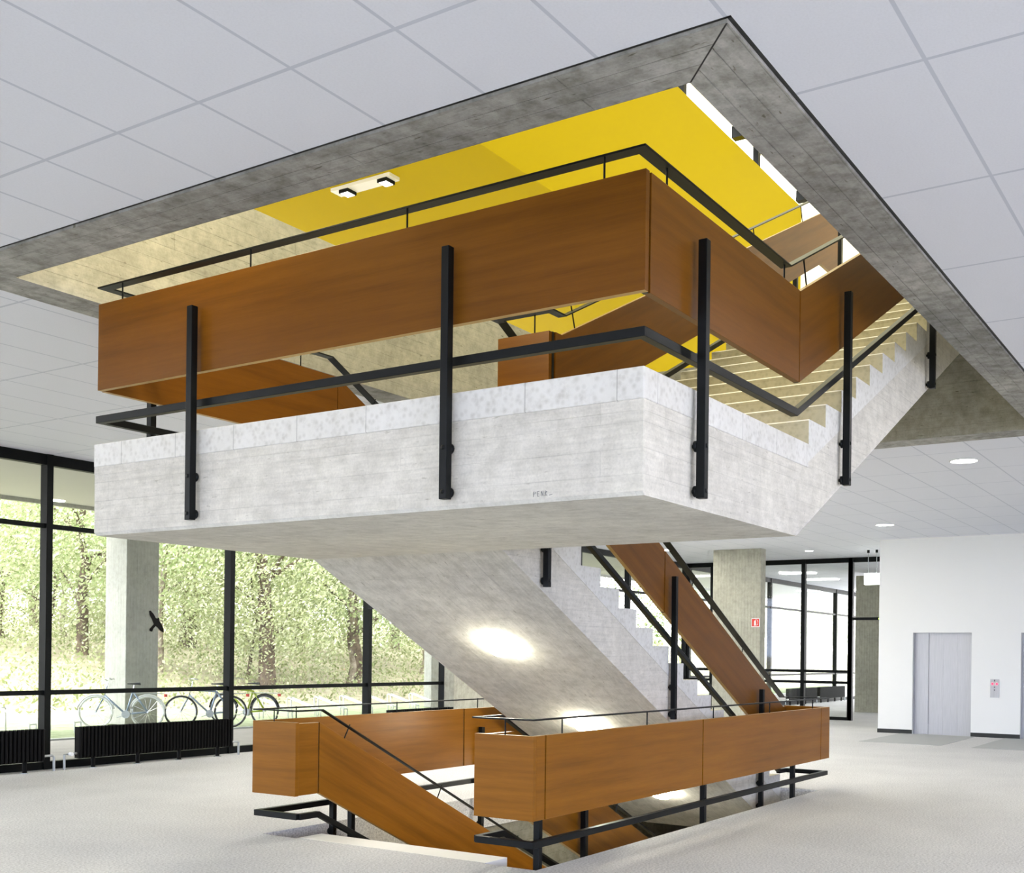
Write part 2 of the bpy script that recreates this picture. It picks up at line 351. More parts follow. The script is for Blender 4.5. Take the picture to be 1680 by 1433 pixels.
# concrete edge beams of the ceiling opening
bt = thing('opening_edge_beam', (4.2, 1.79, CE-.012), 'grey board-marked concrete rim around the ceiling opening', 'concrete beam')
def ring(poly, z0, z1, mats):
    b = MB(); b.prism(poly, z0, z1, 'z'); return b
zb = CE-.012
ring([(4.2, 1.79), (4.2, 7.46), (4.56, 7.12), (4.56, 2.12)], zb, 6.0, 0).build('front_beam', M['rc_y'], bt)
ring([(4.2, 1.79), (13.7, 1.79), (13.30, 2.12), (4.56, 2.12)], zb, 6.0, 0).build('side_beam', M['rc_x'], bt)
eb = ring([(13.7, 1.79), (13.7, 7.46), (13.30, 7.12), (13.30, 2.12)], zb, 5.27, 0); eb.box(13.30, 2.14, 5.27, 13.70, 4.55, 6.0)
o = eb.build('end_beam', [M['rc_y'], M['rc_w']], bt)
o2 = ring([(4.2, 7.46), (13.7, 7.46), (13.30, 7.12), (4.56, 7.12)], zb, 5.27, 0).build('rear_beam', [M['rc_x'], M['rc_w_lit']], bt)
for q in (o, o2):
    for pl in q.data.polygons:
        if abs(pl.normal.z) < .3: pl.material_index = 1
MB().bar([(4.205, 1.795, zb-.0005), (4.555, 2.115, zb-.0005)], .007, .002).build('corner_joint', M['black'], bt)
gp = MB(); gp.box(H0-.01, G0-.01, CE+.004, 4.2, G1+.01, CE+.012); gp.box(H0, G0-.01, CE+.004, H1, 1.79, CE+.012); gp.box(13.7, G0, CE+.004, H1+.01, G1, CE+.012); gp.box(H0, 7.46, CE+.004, H1, G1+.01, CE+.012)
gp.build('painted_gap_shade', M['black'], bt)  # black strips stand in for the shade inside the ceiling gap
# upper storey
us = MB(); us.box(-14, -14, 5.8, 4.2, 16, 6.0); us.box(13.7, -14, 5.8, 46, 4.55, 6.0); us.box(13.7, 4.55, 5.05, 46, 16, 5.25); us.box(4.2, -14, 5.8, 13.7, 1.79, 6.0); us.box(4.2, 7.46, 5.0, 13.7, 16, 5.25); us.box(4.15, -14, 4.17, 4.19, 16, 5.8)
us.box(4.2, 7.47, 4.17, 13.7, 7.5, 5.1)
struct(us.build('floor_upper', M['white']), 'upper storey floor slab', 'floor')
YV, YZ, YT, YE = 9.22, 8.66, 12.1, 25.65
yb = MB(); yb.box(2, YV, YZ, YE, 16, YT)
struct(yb.build('ceiling_upper', M['yellow']), 'yellow painted upper ceiling with its deep yellow edge', 'ceiling')
wb = MB(); wb.box(2, .8, 6.0, 26.6, 1.0, 12.75); struct(wb.build('wall_upper_near', M['white']))
wb = MB(); wb.box(2, 15.9, 5.25, 26.6, 16, 6.6); struct(wb.build('wall_upper_rear', M['white']))  # unseen wall, cut low to let daylight onto the yellow ceiling
wb = MB(); wb.box(1.8, .8, 6.0, 2.0, 16, 6.6); struct(wb.build('wall_upper_end', M['white']))
ug = thing('added_end_glazing', (1.9, 1, 6.6), 'added, unseen glazed end wall letting daylight onto the stair well', 'window')  # unseen glazing added so light reaches the landing from this end
box(1.9, 1, 6.6, 1.91, 16, 12.75).build('glass_pane', M['roofglass'], ug)
for vy in (1.1, 3.8, 6.5, 9.2, 11.9, 14.6): box(1.85, vy-.06, 6.6, 1.97, vy+.06, 12.75).build('mullion', M['frame'], ug)
# roof glazing over the stair well
rg = thing('roof_glazing', (2, 1, 12.75), 'glazed roof with dark cross beams above the stair well', 'roof window')
box(2, 1, 12.80, 26.6, 9.6, 12.82).build('glass_pane', M['roofglass'], rg)
for ux in (3.9, 7.6, 11.3, 15.0, 18.75, 22.5, 26.4): box(ux-.1, 1, 12.55, ux+.1, 9.6, 12.80).build('roof_beam', M['frame'], rg)
for ux in (4.6, 8.3, 12.0, 15.7, 19.4, 23.1): box(ux-.07, 9.25, 12.1, ux+.07, 9.37, 12.8).build('glazing_post', M['frame'], rg)
uw = thing('upper_gable_glazing', (26.6, 1, 6), 'tall upper window behind the top of the stair', 'window')
box(26.6, 1, 6, 26.62, 16, 12.75).build('glass_pane', M['roofglass'], uw)
for vy in (2.6, 4.6, 6.6, 8.62, 10.6, 12.6, 14.6): box(26.5, vy-.08, 6, 26.62, vy+.08, 12.75).build('mullion', M['frame'], uw)
box(26.48, 1, 8.0, 26.62, 16, 8.12).build('transom', M['frame'], uw)
# luminaire on the yellow ceiling
lm = thing('ceiling_luminaire', (12.95, 11.5, YZ), 'white strip luminaire with two square lamps on the yellow ceiling', 'ceiling light')
box(12.86, 10.9, YZ-.05, 13.10, 12.06, YZ).build('housing', M['whitemet'], lm)
for vy in (11.06, 11.82):
    q = box(12.88, vy-.09, YZ-.10, 13.08, vy+.09, YZ-.05).build('lamp_frame', M['frame'], lm)
    box(12.9, vy-.07, YZ-.105, 13.06, vy+.07, YZ-.10).build('diffuser', M['sign'], q)

# ---------------------------------------------------------------- stair: landing and flights
GO, RI = .34, 1/6
lt = thing('stair_landing', (5, 2.56, 2.365), 'wide pale concrete half landing hanging in the ceiling opening', 'stair landing')
b = MB(); b.prism([(5.02, 2.365), (7.17, 2.365), (7.17, 2.84), (5.0, 2.84), (5.0, 2.385)], 2.56, 6.85)
o = b.build('landing_slab', [M['lc_wall'], M['lc_soff_v']], lt)
for pl in o.data.polygons:
    if pl.normal.z < -.5: pl.material_index = 1
b = MB(); b.prism([(4.994, 2.555), (7.38, 2.555), (7.38, 4.48), (7.31, 4.48), (7.31, 6.855), (4.994, 6.855)], 2.84, 3.0, 'z')
b.build('stone_edging', M['stone'], lt, bevel=.006)
b = MB(); b.box(4.997, 2.558, 2.785, 7.2, 6.852, 2.84); b.build('joint_band', M['lc_wall'], lt)
# pencilled letters on the landing face
strokes = {'P': [((0, 0), (0, 1)), ((0, 1), (.5, .9)), ((.5, .9), (.5, .6)), ((.5, .6), (0, .5))],
           'E': [((0, 0), (0, 1)), ((0, 1), (.5, 1)), ((0, .5), (.4, .5)), ((0, 0), (.5, 0))],
           'N': [((0, 0), (0, 1)), ((0, 1), (.5, 0)), ((.5, 0), (.5, 1))],
           'R': [((0, 0), (0, 1)), ((0, 1), (.5, .85)), ((.5, .85), (0, .5)), ((0, .5), (.55, 0))],
           '-': [((0, .1), (.9, .25))]}
b = MB(); vy = 3.198
for ch in 'PENR-':
    for (x0, z0), (x1, z1) in strokes[ch]:
        b.bar([(4.9985, vy-x0*.022, 2.396+z0*.026), (4.9985, vy-x1*.022+1e-4, 2.396+z1*.026)], .003, .002)
        b.tube([(4.9985, vy-x0*.022, 2.396+z0*.026), (4.9985, vy-x1*.022, 2.396+z1*.026)], .0011, 4)
    vy -= .024
b.build('pencilled_letters', M['grafix'], lt)

def flight(name, label, v0, v1, u_first, z_base, up_, z_top_landing=None, n=18, soff=None, zend=None, soffmat='lc_soff_u', sidemat='lc_wall'):
    """up_: +1 rises with u from z_base, -1 falls with u from z_base (z_base = level walked from)"""
    t = thing(name, (u_first, v0, z_base), label, 'stairs')
    # steps
    for i in range(n-1 if up_ > 0 else n-1):
        ua = u_first+GO*i; ub = ua+GO
        if up_ > 0:
            zt = z_base+RI*(i+1)
            poly = [(ua, zt-RI-.12), (ub+.0, zt-.12), (ub, zt), (ua+.006, zt), (ua-.004, zt-.010), (ua, zt-.035)]
            mi_top = (ua-.005, zt)
        else:
            zt = z_base-RI*(i+1)
            poly = [(ua, zt-.12), (ub, zt-RI-.12), (ub, zt-.035), (ub+.004, zt-.010), (ub-.006, zt), (ua, zt)]
        s_ = MB(); s_.prism(poly, v0-.003, v1+.003)
        s_.build('step', M['tread'] if sidemat != 'side' else M['tread'], t)
        for_o = s_
    o_end = u_first+GO*(n-1)
    return t
def step_mats(t):
    for ch in t.children:
        if ch.name.startswith('step'):
            me = ch.data; me.materials.append(M['stepside']); me.materials.append(M['stone_and_glint'])
            for pl in me.polygons:
                if abs(pl.normal.y) > .7: pl.material_index = 1
                elif abs(pl.normal.x) > .3 and pl.normal.z > .3: pl.material_index = 2  # pale step edges: the skylight they catch is painted in
M['stepside'] = stone('pale_step_ends', (.70, .69, .66), False)
# upper flight
UF = 7.38
t = flight('upper_stair_flight', 'upper concrete stair flight rising from the landing to the right', 2.56, 4.48, UF, 3.0, +1)
step_mats(t)
ls = lambda u: 2.365+S*(u-7.17)
b = MB(); b.prism([(7.17, 2.365), (13.29, ls(13.29)), (13.29, 5.83), (13.16, 5.71), (UF, 2.88), (UF, 2.84), (7.17, 2.84)], 2.56, 4.48)
o = b.build('waist_slab', [M['lc_wall'], M['lc_soff_u']], t)
for pl in o.data.polygons:
    if pl.normal.z < -.5: pl.material_index = 1
# lower flight
LF = 7.32
t = flight('lower_stair_flight', 'lower concrete stair flight falling from the landing to the hall floor', 4.88, 6.85, LF, 3.0, -1)
step_mats(t)
lo = lambda u: 2.365-.495*(u-7.17)
b = MB(); b.prism([(7.17, 2.365), (13.1, lo(13.1)), (13.14, -.35), (13.14, 0-.01), (13.1, 0-.0), (LF, 3.0-RI-.11), (LF, 2.84), (7.17, 2.84)], 4.88, 6.85)
o = b.build('waist_slab', [M['lc_wall'], M['lc_soff_u']], t)
for pl in o.data.polygons:
    if pl.normal.z < -.5: pl.material_index = 1
# chamfer line and lamps on the lower flight's soffit
slope = math.atan(.495)
for i, (u_, lab) in enumerate(((8.60, 'lit oval opal lamp on the stair soffit, highest of three'), (10.2, 'lit oval opal lamp on the stair soffit just above the balustrade'), (11.92, 'lit oval opal lamp on the stair soffit below floor level'))):
    zc = lo(u_); t = thing('soffit_lamp', (u_, 5.87, zc), lab, 'ceiling light', 'opal lamps under the lower flight')
    nrm = Vector((-math.sin(slope), 0, -math.cos(slope))); a = Vector((math.cos(slope), 0, -math.sin(slope)))
    def dome(r, h, base, n=24, rings=8):
        d = MB(); vs = []; fs = []
        for j in range(rings+1):
            ph = j/rings*math.pi/2
            for q in range(n):
                an = q/n*2*math.pi
                vs.append(Vector((u_, 5.87, zc))+nrm*base+a*r*math.cos(an)*math.cos(ph)+Vector((0, 1, 0))*r*math.sin(an)*math.cos(ph)+nrm*h*math.sin(ph))
        for j in range(rings):
            for q in range(n): fs.append((j*n+q, j*n+(q+1) % n, (j+1)*n+(q+1) % n, (j+1)*n+q))
        d.add(vs, fs); d.add(vs[:n], [tuple(range(n))]); return d
    dome(.155, .085, .015).build('opal_shade', M['lamp'], t, True)
    dome(.165, .012, .0).build('mounting_ring', M['whitemet'], t, True)
t = thing('beam_wall_lamp', (4.56, 5.7, 5.0), 'round wall lamp on the hidden inner face of the front rim beam', 'wall light')
d_ = MB(); vs = []; fs = []; n = 24; rings = 7
for j in range(rings+1):
    ph = j/rings*math.pi/2
    for q in range(n):
        an = q/n*2*math.pi; vs.append((4.575+.09*math.sin(ph), 5.7+.16*math.cos(an)*math.cos(ph), 5.0+.16*math.sin(an)*math.cos(ph)))
for j in range(rings):
    for q in range(n): fs.append((j*n+q, j*n+(q+1) % n, (j+1)*n+(q+1) % n, (j+1)*n+q))
d_.add(vs, fs); M['lamp_warm'] = emis('lit_opal_glass_warm', (1, .88, .60), 60); d_.build('opal_shade', M['lamp_warm'], t, True)
MB().tube([(4.561, 5.7, 5.0), (4.577, 5.7, 5.0)], .17, 24).build('mounting_ring', M['whitemet'], t)
# basement flight and shaft
t = flight('basement_stair_flight', 'stair flight going down below the hall floor', 4.88, 6.82, 7.28, 0, -1)
step_mats(t)
b = MB(); b.prism([(7.28, -.6), (13.2, -.6-.49*5.92), (13.2, -3.0), (13.06, -2.95), (7.28, -RI-.12), (7.0, -.02), (7.0, -.45)], 4.88, 6.82)
b.build('waist_slab', M['lc_wall'], t)
bs = MB(); bs.box(4, 3.6, -3.1, 18, 8, -3.0); struct(bs.build('floor_basement', M['carpet']), 'basement floor below the stair', 'floor')
bs = MB(); bs.box(4, 7.25, -3.0, 18, 7.4, -.34); struct(bs.build('wall_basement_rear', M['rc_w']))
bs = MB(); bs.box(4, 4.25, -3.0, 18, 4.4, -.34); struct(bs.build('wall_basement_near', M['rc_w']))
bs = MB(); bs.box(4, 4.2, -3.0, 4.1, 7.3, -.34); struct(bs.build('wall_basement_end', M['rc_w']))
bs = MB(); bs.box(17.9, 4.2, -3.0, 18, 7.3, -.34); struct(bs.build('wall_basement_far', M['rc_w']))

# ---------------------------------------------------------------- balustrades
def panel_u(par, v0, v1, poly, mat, low=True):   # plane v = const
    return edged(MB().prism(poly, v0, v1, 'y').build('wood_panel', M[mat], par, bevel=.002), low)
def panel_v(par, u0, u1, y0, y1, z0, z1, mat='teaky'):
    return edged(MB().box(u0, y0, z0, u1, y1, z1).build('wood_panel', M[mat], par, bevel=.002))
def post(par, u, v, z0, z1, side, bolts, s=.025, toward=.03):
    """side: direction (du,dv) from post to the slab it is bolted to"""
    o = MB().box(u-s, v-s, z0, u+s, v+s, z1).build('post', M['steel'], par, bevel=.003)
    d = Vector((side[0], side[1], 0))
    for z in bolts:
        p0 = Vector((u, v, z)); prof = ((-s-.004, .013), (s+.0005, .013), (s+.003, .031), (s+.017, .031), (s+.0175, .012), (s+toward, .012))
        MB().tube([p0+d*a for a, q in prof], [q for a, q in prof], 12).build('bolt', M['steel'], o, True)
    return o
def rod(par, a, b_): return MB().tube([a, b_], .006, 6).build('rail_bracket', M['steel'], par)
def handrail(par, pts, w=.075, h=.012): return MB().bar(pts, w, h).build('handrail', M['steel'], par, bevel=.002)
def lowrail(par, pts, s=.05): return MB().bar(pts, s, s).build('lower_rail', M['steel'], par, bevel=.003)
PB, PT, RT, LR = .375, .975, 1.12, .175       # heights above the walked level: panel bottom, top, handrail, low rail

# (a) outer balustrade: lower flight far side, around the landing, up the upper flight
A = thing('outer_stair_balustrade', (5, 2.56, 3), 'brown veneer balustrade with black posts around the landing front', 'balustrade')
L = 3.0
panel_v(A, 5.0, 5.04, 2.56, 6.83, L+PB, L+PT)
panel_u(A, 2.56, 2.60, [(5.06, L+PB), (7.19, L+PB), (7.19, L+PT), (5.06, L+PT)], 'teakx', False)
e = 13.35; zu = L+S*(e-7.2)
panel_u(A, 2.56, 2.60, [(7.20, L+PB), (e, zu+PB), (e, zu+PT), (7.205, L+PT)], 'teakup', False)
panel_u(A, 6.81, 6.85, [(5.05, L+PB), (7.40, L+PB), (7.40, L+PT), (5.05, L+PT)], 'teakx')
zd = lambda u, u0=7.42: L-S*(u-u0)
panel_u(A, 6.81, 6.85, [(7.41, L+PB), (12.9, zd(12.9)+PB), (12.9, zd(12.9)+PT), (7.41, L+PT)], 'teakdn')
handrail(A, [(12.9, 6.88, zd(12.9)+RT+.03), (7.38, 6.88, L+RT+.03), (5.09, 6.88, L+RT), (5.09, 2.63, L+RT), (7.12, 2.63, L+RT), (e, 2.63, zu+RT+.03)])
lowrail(A, [(12.9, 6.83, zd(12.9)+LR), (7.4, 6.83, L+LR), (5.03, 6.83, L+LR), (5.03, 2.585, L+LR), (7.18, 2.585, L+LR), (e, 2.585, zu+LR)])
for v in (6.65, 5.39, 4.12, 2.83): rod(A, (5.06, v, L+PT-.02), (5.06, v, L+RT))
for u in (5.35, 7.06): rod(A, (u, 2.62, L+PT-.02), (u, 2.62, L+RT))
nx, nz = -S*k*.15, k*.15
for u in (7.45, 8.7, 9.9, 11.1, 12.3): rod(A, (u, 2.61, L+S*(u-7.2)+PT-.01), (u-.06, 2.61, L+S*(u-7.2)+RT+.01))
for u in (7.0, 5.8): rod(A, (u, 6.86, L+PT-.02), (u, 6.86, L+RT))
for u in (7.9, 9.2, 10.5, 11.8): rod(A, (u, 6.86, zd(u)+PT-.01), (u+.06, 6.86, zd(u)+RT+.01))
for v in (3.735, 5.79): post(A, 4.94, v, 2.41, 3.785, (1, 0), (2.69, 2.45))
post(A, 5.565, 2.50, 2.41, 3.785, (0, 1), (2.69, 2.45))
for u in (8.02, 10.43): post(A, u, 2.50, ls(u)+.02, ls(u)+1.40, (0, 1), (ls(u)+.32, ls(u)+.06))
post(A, 5.52, 6.91, 2.41, 3.785, (0, -1), (2.69, 2.45))
for u in (8.0, 10.4, 12.2): post(A, u, 6.91, lo(u)+.02, zd(u)+PT-.19, (0, -1), (lo(u)+.3, lo(u)+.06))

def joint(par, u, v0, v1, za, zc):
    MB().box(u-.012, v0, za, u+.012, v1, zc).build('joint_strip', M['black'], par)
joint(A, 5.05, 2.572, 2.60, L+PB, L+PT); joint(A, 7.198, 2.572, 2.6, L+PB, L+PT); joint(A, 7.405, 6.82, 6.84, L+PB, L+PT)
# (b) inner balustrade: upper flight inner side, box around the well, lower flight near side
Bq = thing('inner_stair_balustrade', (7.15, 4.46, 3), 'brown veneer balustrade wrapping the well between the two flights', 'balustrade')
panel_v(Bq, 7.13, 7.17, 4.46, 4.92, L+PB, L+PT)
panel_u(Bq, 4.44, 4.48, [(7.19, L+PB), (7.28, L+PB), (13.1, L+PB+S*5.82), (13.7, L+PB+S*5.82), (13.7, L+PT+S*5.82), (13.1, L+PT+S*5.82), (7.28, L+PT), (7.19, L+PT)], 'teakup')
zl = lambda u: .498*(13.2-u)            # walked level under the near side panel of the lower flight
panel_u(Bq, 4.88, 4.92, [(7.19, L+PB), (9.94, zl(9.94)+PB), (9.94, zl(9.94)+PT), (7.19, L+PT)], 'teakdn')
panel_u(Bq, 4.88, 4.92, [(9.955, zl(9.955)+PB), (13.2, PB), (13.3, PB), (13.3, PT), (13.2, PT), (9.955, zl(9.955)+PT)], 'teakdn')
handrail(Bq, [(13.6, 4.45, L+S*5.82+RT), (13.1, 4.45, L+RT+.06+S*5.82), (7.30, 4.45, L+RT), (7.13, 4.45, L+RT), (7.13, 4.93, L+RT), (7.2, 4.93, L+RT), (13.2, 4.90, RT-.03), (13.31, 4.90, RT-.03)])
lowrail(Bq, [(13.6, 4.46, L+S*5.82+LR), (13.1, 4.46, L+S*5.82+LR), (7.28, 4.46, L+LR), (7.15, 4.46, L+LR), (7.15, 4.90, L+LR-.01), (7.25, 4.90, L+LR-.01), (13.12, 4.90, LR+.03), (13.25, 4.90, LR+.02)])
for u in (7.5, 8.7, 9.9, 11.1, 12.5): rod(Bq, (u, 4.46, L+S*(u-7.28)+PT-.01), (u-.06, 4.46, L+S*(u-7.28)+RT+.01))
for u in (8.2, 9.3, 10.62, 11.95): rod(Bq, (u, 4.91, zl(u)+PT-.01), (u+.06, 4.91, zl(u)+RT))
rod(Bq, (7.15, 4.6, L+PT-.01), (7.15, 4.6, L+RT))
for u in (7.72, 10.06, 12.36): post(Bq, u, 4.825, max(lo(u)+.02, -.35), zl(u)+PT-.19, (0, 1), (lo(u)+.33, lo(u)+.07))
for u in (7.9, 10.07, 12.5): post(Bq, u, 4.535, ls(u)+.02, ls(u)+1.40, (0, -1), (ls(u)+.32, ls(u)+.06))

joint(Bq, 9.947, 4.89, 4.915, zl(9.947)+PB, zl(9.947)+PT)
joint(Bq, 7.18, 4.452, 4.478, L+PB, L+PT)
# (c) near ground balustrade around the opening
C = thing('near_floor_balustrade', (6.83, 4.36, 0), 'brown veneer balustrade guarding the floor opening on the near side', 'balustrade')
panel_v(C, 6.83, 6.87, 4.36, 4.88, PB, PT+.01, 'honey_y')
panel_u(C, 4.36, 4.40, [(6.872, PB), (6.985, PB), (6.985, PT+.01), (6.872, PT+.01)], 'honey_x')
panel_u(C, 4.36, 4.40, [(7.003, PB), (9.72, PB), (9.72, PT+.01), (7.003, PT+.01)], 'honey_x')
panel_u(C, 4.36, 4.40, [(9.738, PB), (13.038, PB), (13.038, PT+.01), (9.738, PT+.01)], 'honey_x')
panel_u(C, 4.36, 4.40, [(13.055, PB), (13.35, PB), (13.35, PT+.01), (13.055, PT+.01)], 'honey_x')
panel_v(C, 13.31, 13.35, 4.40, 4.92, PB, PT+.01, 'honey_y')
handrail(C, [(13.33, 4.93, RT-.03), (13.33, 4.38, RT-.03), (6.85, 4.38, RT-.02), (6.85, 4.90, RT-.02)], .04, .012)
lowrail(C, [(13.1, 4.90, .2), (13.3, 4.88, .2), (13.3, 4.39, .2), (6.87, 4.39, .2), (6.87, 4.88, .2)])
for u in (7.25, 8.63, 10.0, 11.45, 12.8): rod(C, (u, 4.38, PT-.01), (u, 4.38, RT-.02))
rod(C, (6.85, 4.62, PT-.01), (6.85, 4.62, RT-.02))
for u in (7.08, 10.0, 12.42): post(C, u, 4.475, -.33, .78, (0, -1), (-.06, -.27))
for u in (6.993, 9.728, 13.047): joint(C, u, 4.372, 4.395, PB, PT+.005)
# (d) basement flight near side
D = thing('near_basement_balustrade', (6.9, 4.86, 0), 'brown veneer panel sloping down the near side of the basement flight', 'balustrade')
zq = lambda u: -S*(u-7.3)
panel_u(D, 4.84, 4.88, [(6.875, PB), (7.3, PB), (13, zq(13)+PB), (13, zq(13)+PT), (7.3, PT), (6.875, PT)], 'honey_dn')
handrail(D, [(6.85, 4.90, RT-.02), (7.2, 4.90, RT-.02), (13, 4.90, zq(13)+RT)], .04, .014)
lowrail(D, [(6.87, 4.88, .2), (7.2, 4.88, .2), (13, 4.88, zq(13)+LR)])
for u in (8.3, 10.3): post(D, u, 4.79, zq(u)-.6, zq(u)+.78, (0, 1), (zq(u)-.3, zq(u)-.5))
for u in (7.8, 9.0, 10.2): rod(D, (u, 4.88, zq(u)+PT-.01), (u+.06, 4.88, zq(u)+RT))
# (e) far ground balustrade
Eq = thing('far_floor_balustrade', (6.83, 7.18, 0), 'brown veneer balustrade guarding the floor opening on the window side', 'balustrade')
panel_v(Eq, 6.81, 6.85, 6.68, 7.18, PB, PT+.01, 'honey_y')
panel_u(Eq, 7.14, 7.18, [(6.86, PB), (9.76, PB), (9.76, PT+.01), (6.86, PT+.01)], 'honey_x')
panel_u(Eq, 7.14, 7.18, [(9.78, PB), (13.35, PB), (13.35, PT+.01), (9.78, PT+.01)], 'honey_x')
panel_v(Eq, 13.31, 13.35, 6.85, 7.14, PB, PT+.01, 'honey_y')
handrail(Eq, [(13.33, 6.9, RT-.03), (13.33, 7.16, RT-.04), (6.83, 7.16, RT-.04), (6.83, 6.68, RT-.04)], .04, .012)
lowrail(Eq, [(13.3, 6.9, .2), (13.3, 7.17, .2), (6.87, 7.17, .2), (6.87, 6.7, .2)])
for u in (7.3, 8.68, 10.04, 11.4, 12.8): rod(Eq, (u, 7.16, PT-.01), (u, 7.16, RT-.03))
rod(Eq, (6.83, 6.95, PT-.01), (6.83, 6.95, RT-.03))
for u in (7.72, 10.04, 12.4): post(Eq, u, 7.10, -.33, .78, (0, 1), (-.06, -.27))
joint(Eq, 9.77, 7.152, 7.175, PB, PT+.005)
# (f) basement flight far side
F = thing('far_basement_balustrade', (6.9, 6.7, 0), 'brown veneer panel sloping down beside the basement steps on the window side', 'balustrade')
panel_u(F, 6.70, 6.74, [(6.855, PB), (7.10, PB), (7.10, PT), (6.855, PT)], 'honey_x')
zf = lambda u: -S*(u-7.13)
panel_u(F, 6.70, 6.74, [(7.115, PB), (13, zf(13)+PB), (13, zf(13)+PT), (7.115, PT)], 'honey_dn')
handrail(F, [(6.83, 6.69, RT-.04), (7.13, 6.69, RT-.04), (13, 6.69, zf(13)+RT-.03)], .04, .014)
lowrail(F, [(6.87, 6.70, .2), (7.1, 6.70, .2), (13, 6.76, zf(13)+LR)])
for u in (7.42, 8.75, 10.1, 11.4): rod(F, (u, 6.7, zf(u)+PT-.01), (u+.07, 6.7, zf(u)+RT-.04))
for u in (7.70, 10.1): post(F, u, 6.86, zf(u)-.5, zf(u)+.76, (0, -1), (zf(u)-.3,))

joint(F, 7.107, 6.712, 6.735, PB, PT)
# ---------------------------------------------------------------- window walls
def window_wall(idx, label, us, zt, v=13.3, ztr=(1.0, 3.17), thick=.09, top=.14, glass_gap=0):
    w_ = bpy.data.objects.new('window_%d' % idx, None); w_.location = (us[0], v, 0); sc.collection.objects.link(w_); WL[w_.name] = Vector((us[0], v, 0)); w_['kind'] = 'structure'; w_['label'] = label; w_['category'] = 'window'
    for u in us: MB().box(u-thick/2, v-.02, 0, u+thick/2, v+.12, zt).build('mullion', M['frame'], w_)
    MB().box(us[0], v, zt-top, us[-1], v+.1, zt).build('head_rail', M['frame'], w_)
    MB().box(us[0], v, 0, us[-1], v+.1, .10).build('sill_rail', M['frame'], w_)
    for z in ztr: MB().box(us[0], v+.01, z-.03, us[-1], v+.08, z+.03).build('transom', M['frame'], w_)
    for a, b_ in zip(us, us[1:]): MB().box(a, v+.05, .1, b_, v+.058, zt-.1).build('glass_pane', M['glass'], w_)
    return w_
bay = 3.12
window_wall(1, 'black framed glazed wall on the left with trees outside', [8.99-bay*j for j in (7, 6, 5, 4, 3, 2, 1)]+[8.99, 12.11, 15.3, 17.5], CE)
window_wall(2, 'black framed glazing of the rooms beyond the glass partition', [19.3, 22.6, 25.0, 28.3, 31.4, 34.6, 37.85, 41.15, 44.4], CE)
struct(MB().box(17.46, 13.05, 0, 19.3, 13.6, CE).build('wall_pier', M['pc']), 'concrete pier between the window bays behind the stair', 'wall')
# glazing behind the camera and to its right
def window_wall_x(idx, label, u, vs, zt, ztr, sgn=1, doors=False):
    w_ = bpy.data.objects.new('window_%d' % idx, None); w_.location = (u, vs[0], 0); sc.collection.objects.link(w_); WL[w_.name] = Vector((u, vs[0], 0)); w_['kind'] = 'structure'; w_['label'] = label; w_['category'] = 'window'
    for v in vs: MB().box(u-.05, v-.05, 0, u+.07, v+.05, zt).build('mullion', M['frame'], w_)
    MB().box(u-.04, vs[0], zt-.12, u+.06, vs[-1], zt).build('head_rail', M['frame'], w_)
    MB().box(u-.04, vs[0], 0, u+.06, vs[-1], .08).build('sill_rail', M['frame'], w_)
    for z in ztr: MB().box(u-.03, vs[0], z-.035, u+.05, vs[-1], z+.035).build('transom', M['frame'], w_)
    for a, b_ in zip(vs, vs[1:]): MB().box(u, a, .08, u+.008, b_, zt-.1).build('glass_pane', M['glass'], w_)
    return w_
window_wall_x(3, 'glazed wall behind the viewpoint', -14, [-14+3.03*i for i in range(10)], CE, (1.0, 3.17))
window_wall_x(4, 'black framed glass partition between hall and rear room', 28.35, [8.80, 10.02, 11.25, 12.55, 13.25], CE, (1.23, .95), doors=True)
w5 = window_wall_x(5, 'black framed opening beside the glass partition with a dark transom', 28.35, [5.0, 6.9, 8.78], CE, (2.56,))
for ch in list(w5.children):
    if ch.name.startswith(('glass_pane', 'sill_rail')): bpy.data.objects.remove(ch)
MB().box(28.27, 8.02, 2.545, 28.31, 8.07, 2.575).build('indicator_light', M['gled'], w5)

struct(MB().box(13, -14.1, 0, 46, -14, CE).build('wall_right_added', M['white']), 'added, unseen white wall far to the right, holding back daylight', 'wall')  # out-of-view wall added to cut the light from the right
# elevator core
LU = 24.3
wl_ = MB()
d1 = (5.04, 6.21); d2 = (2.94, 4.10)
wl_.box(LU, 6.21, 0, LU+.2, 6.92, CE); wl_.box(LU, 4.10, 0, LU+.2, 5.04, CE); wl_.box(LU, -14, 0, LU+.2, 2.94, CE)
wl_.box(LU, 5.04, 2.12, LU+.2, 6.21, CE); wl_.box(LU, 2.94, 2.12, LU+.2, 4.10, CE)
wl_.box(LU+.2, 6.72, 0, LU+2.4, 6.92, CE)
struct(wl_.build('wall_lift', M['white']), 'white wall with two lift doors on the right', 'wall')
for (a, b_) in ((6.21, 6.93), (4.10, 5.04), (-14, 2.94)):
    struct(MB().box(LU-.012, a, 0, LU, b_, .085).build('baseboard_lift', M['black']))
def lift(v0, v1, lab, nm):
    t = thing('lift_door', (LU+.2, v0, 0), lab, 'lift door')
    wv = (v1-v0)/4
    for i in range(4):
        off = .0 if i in (1, 2) else .03
        off = (.0, .012, .024, .0)[i]
        MB().box(LU+.13+off, v0+wv*i+.002, 0, LU+.16+off, v0+wv*(i+1)-.002, 2.12).build('door_leaf', M['brushed'], t, bevel=.002)
    MB().box(LU+.1, v0, -.005, LU+.2, v1, .006).build('door_sill', M['zinc'], t)
    MB().box(LU+.04, v1-.012, 0, LU+.2, v1, 2.12).build('door_jamb', M['brushed'], t)
lift(5.04, 6.21, 'brushed steel lift door left of the call panel', '')
lift(2.94, 4.10, 'brushed steel lift door at the right picture edge', '')
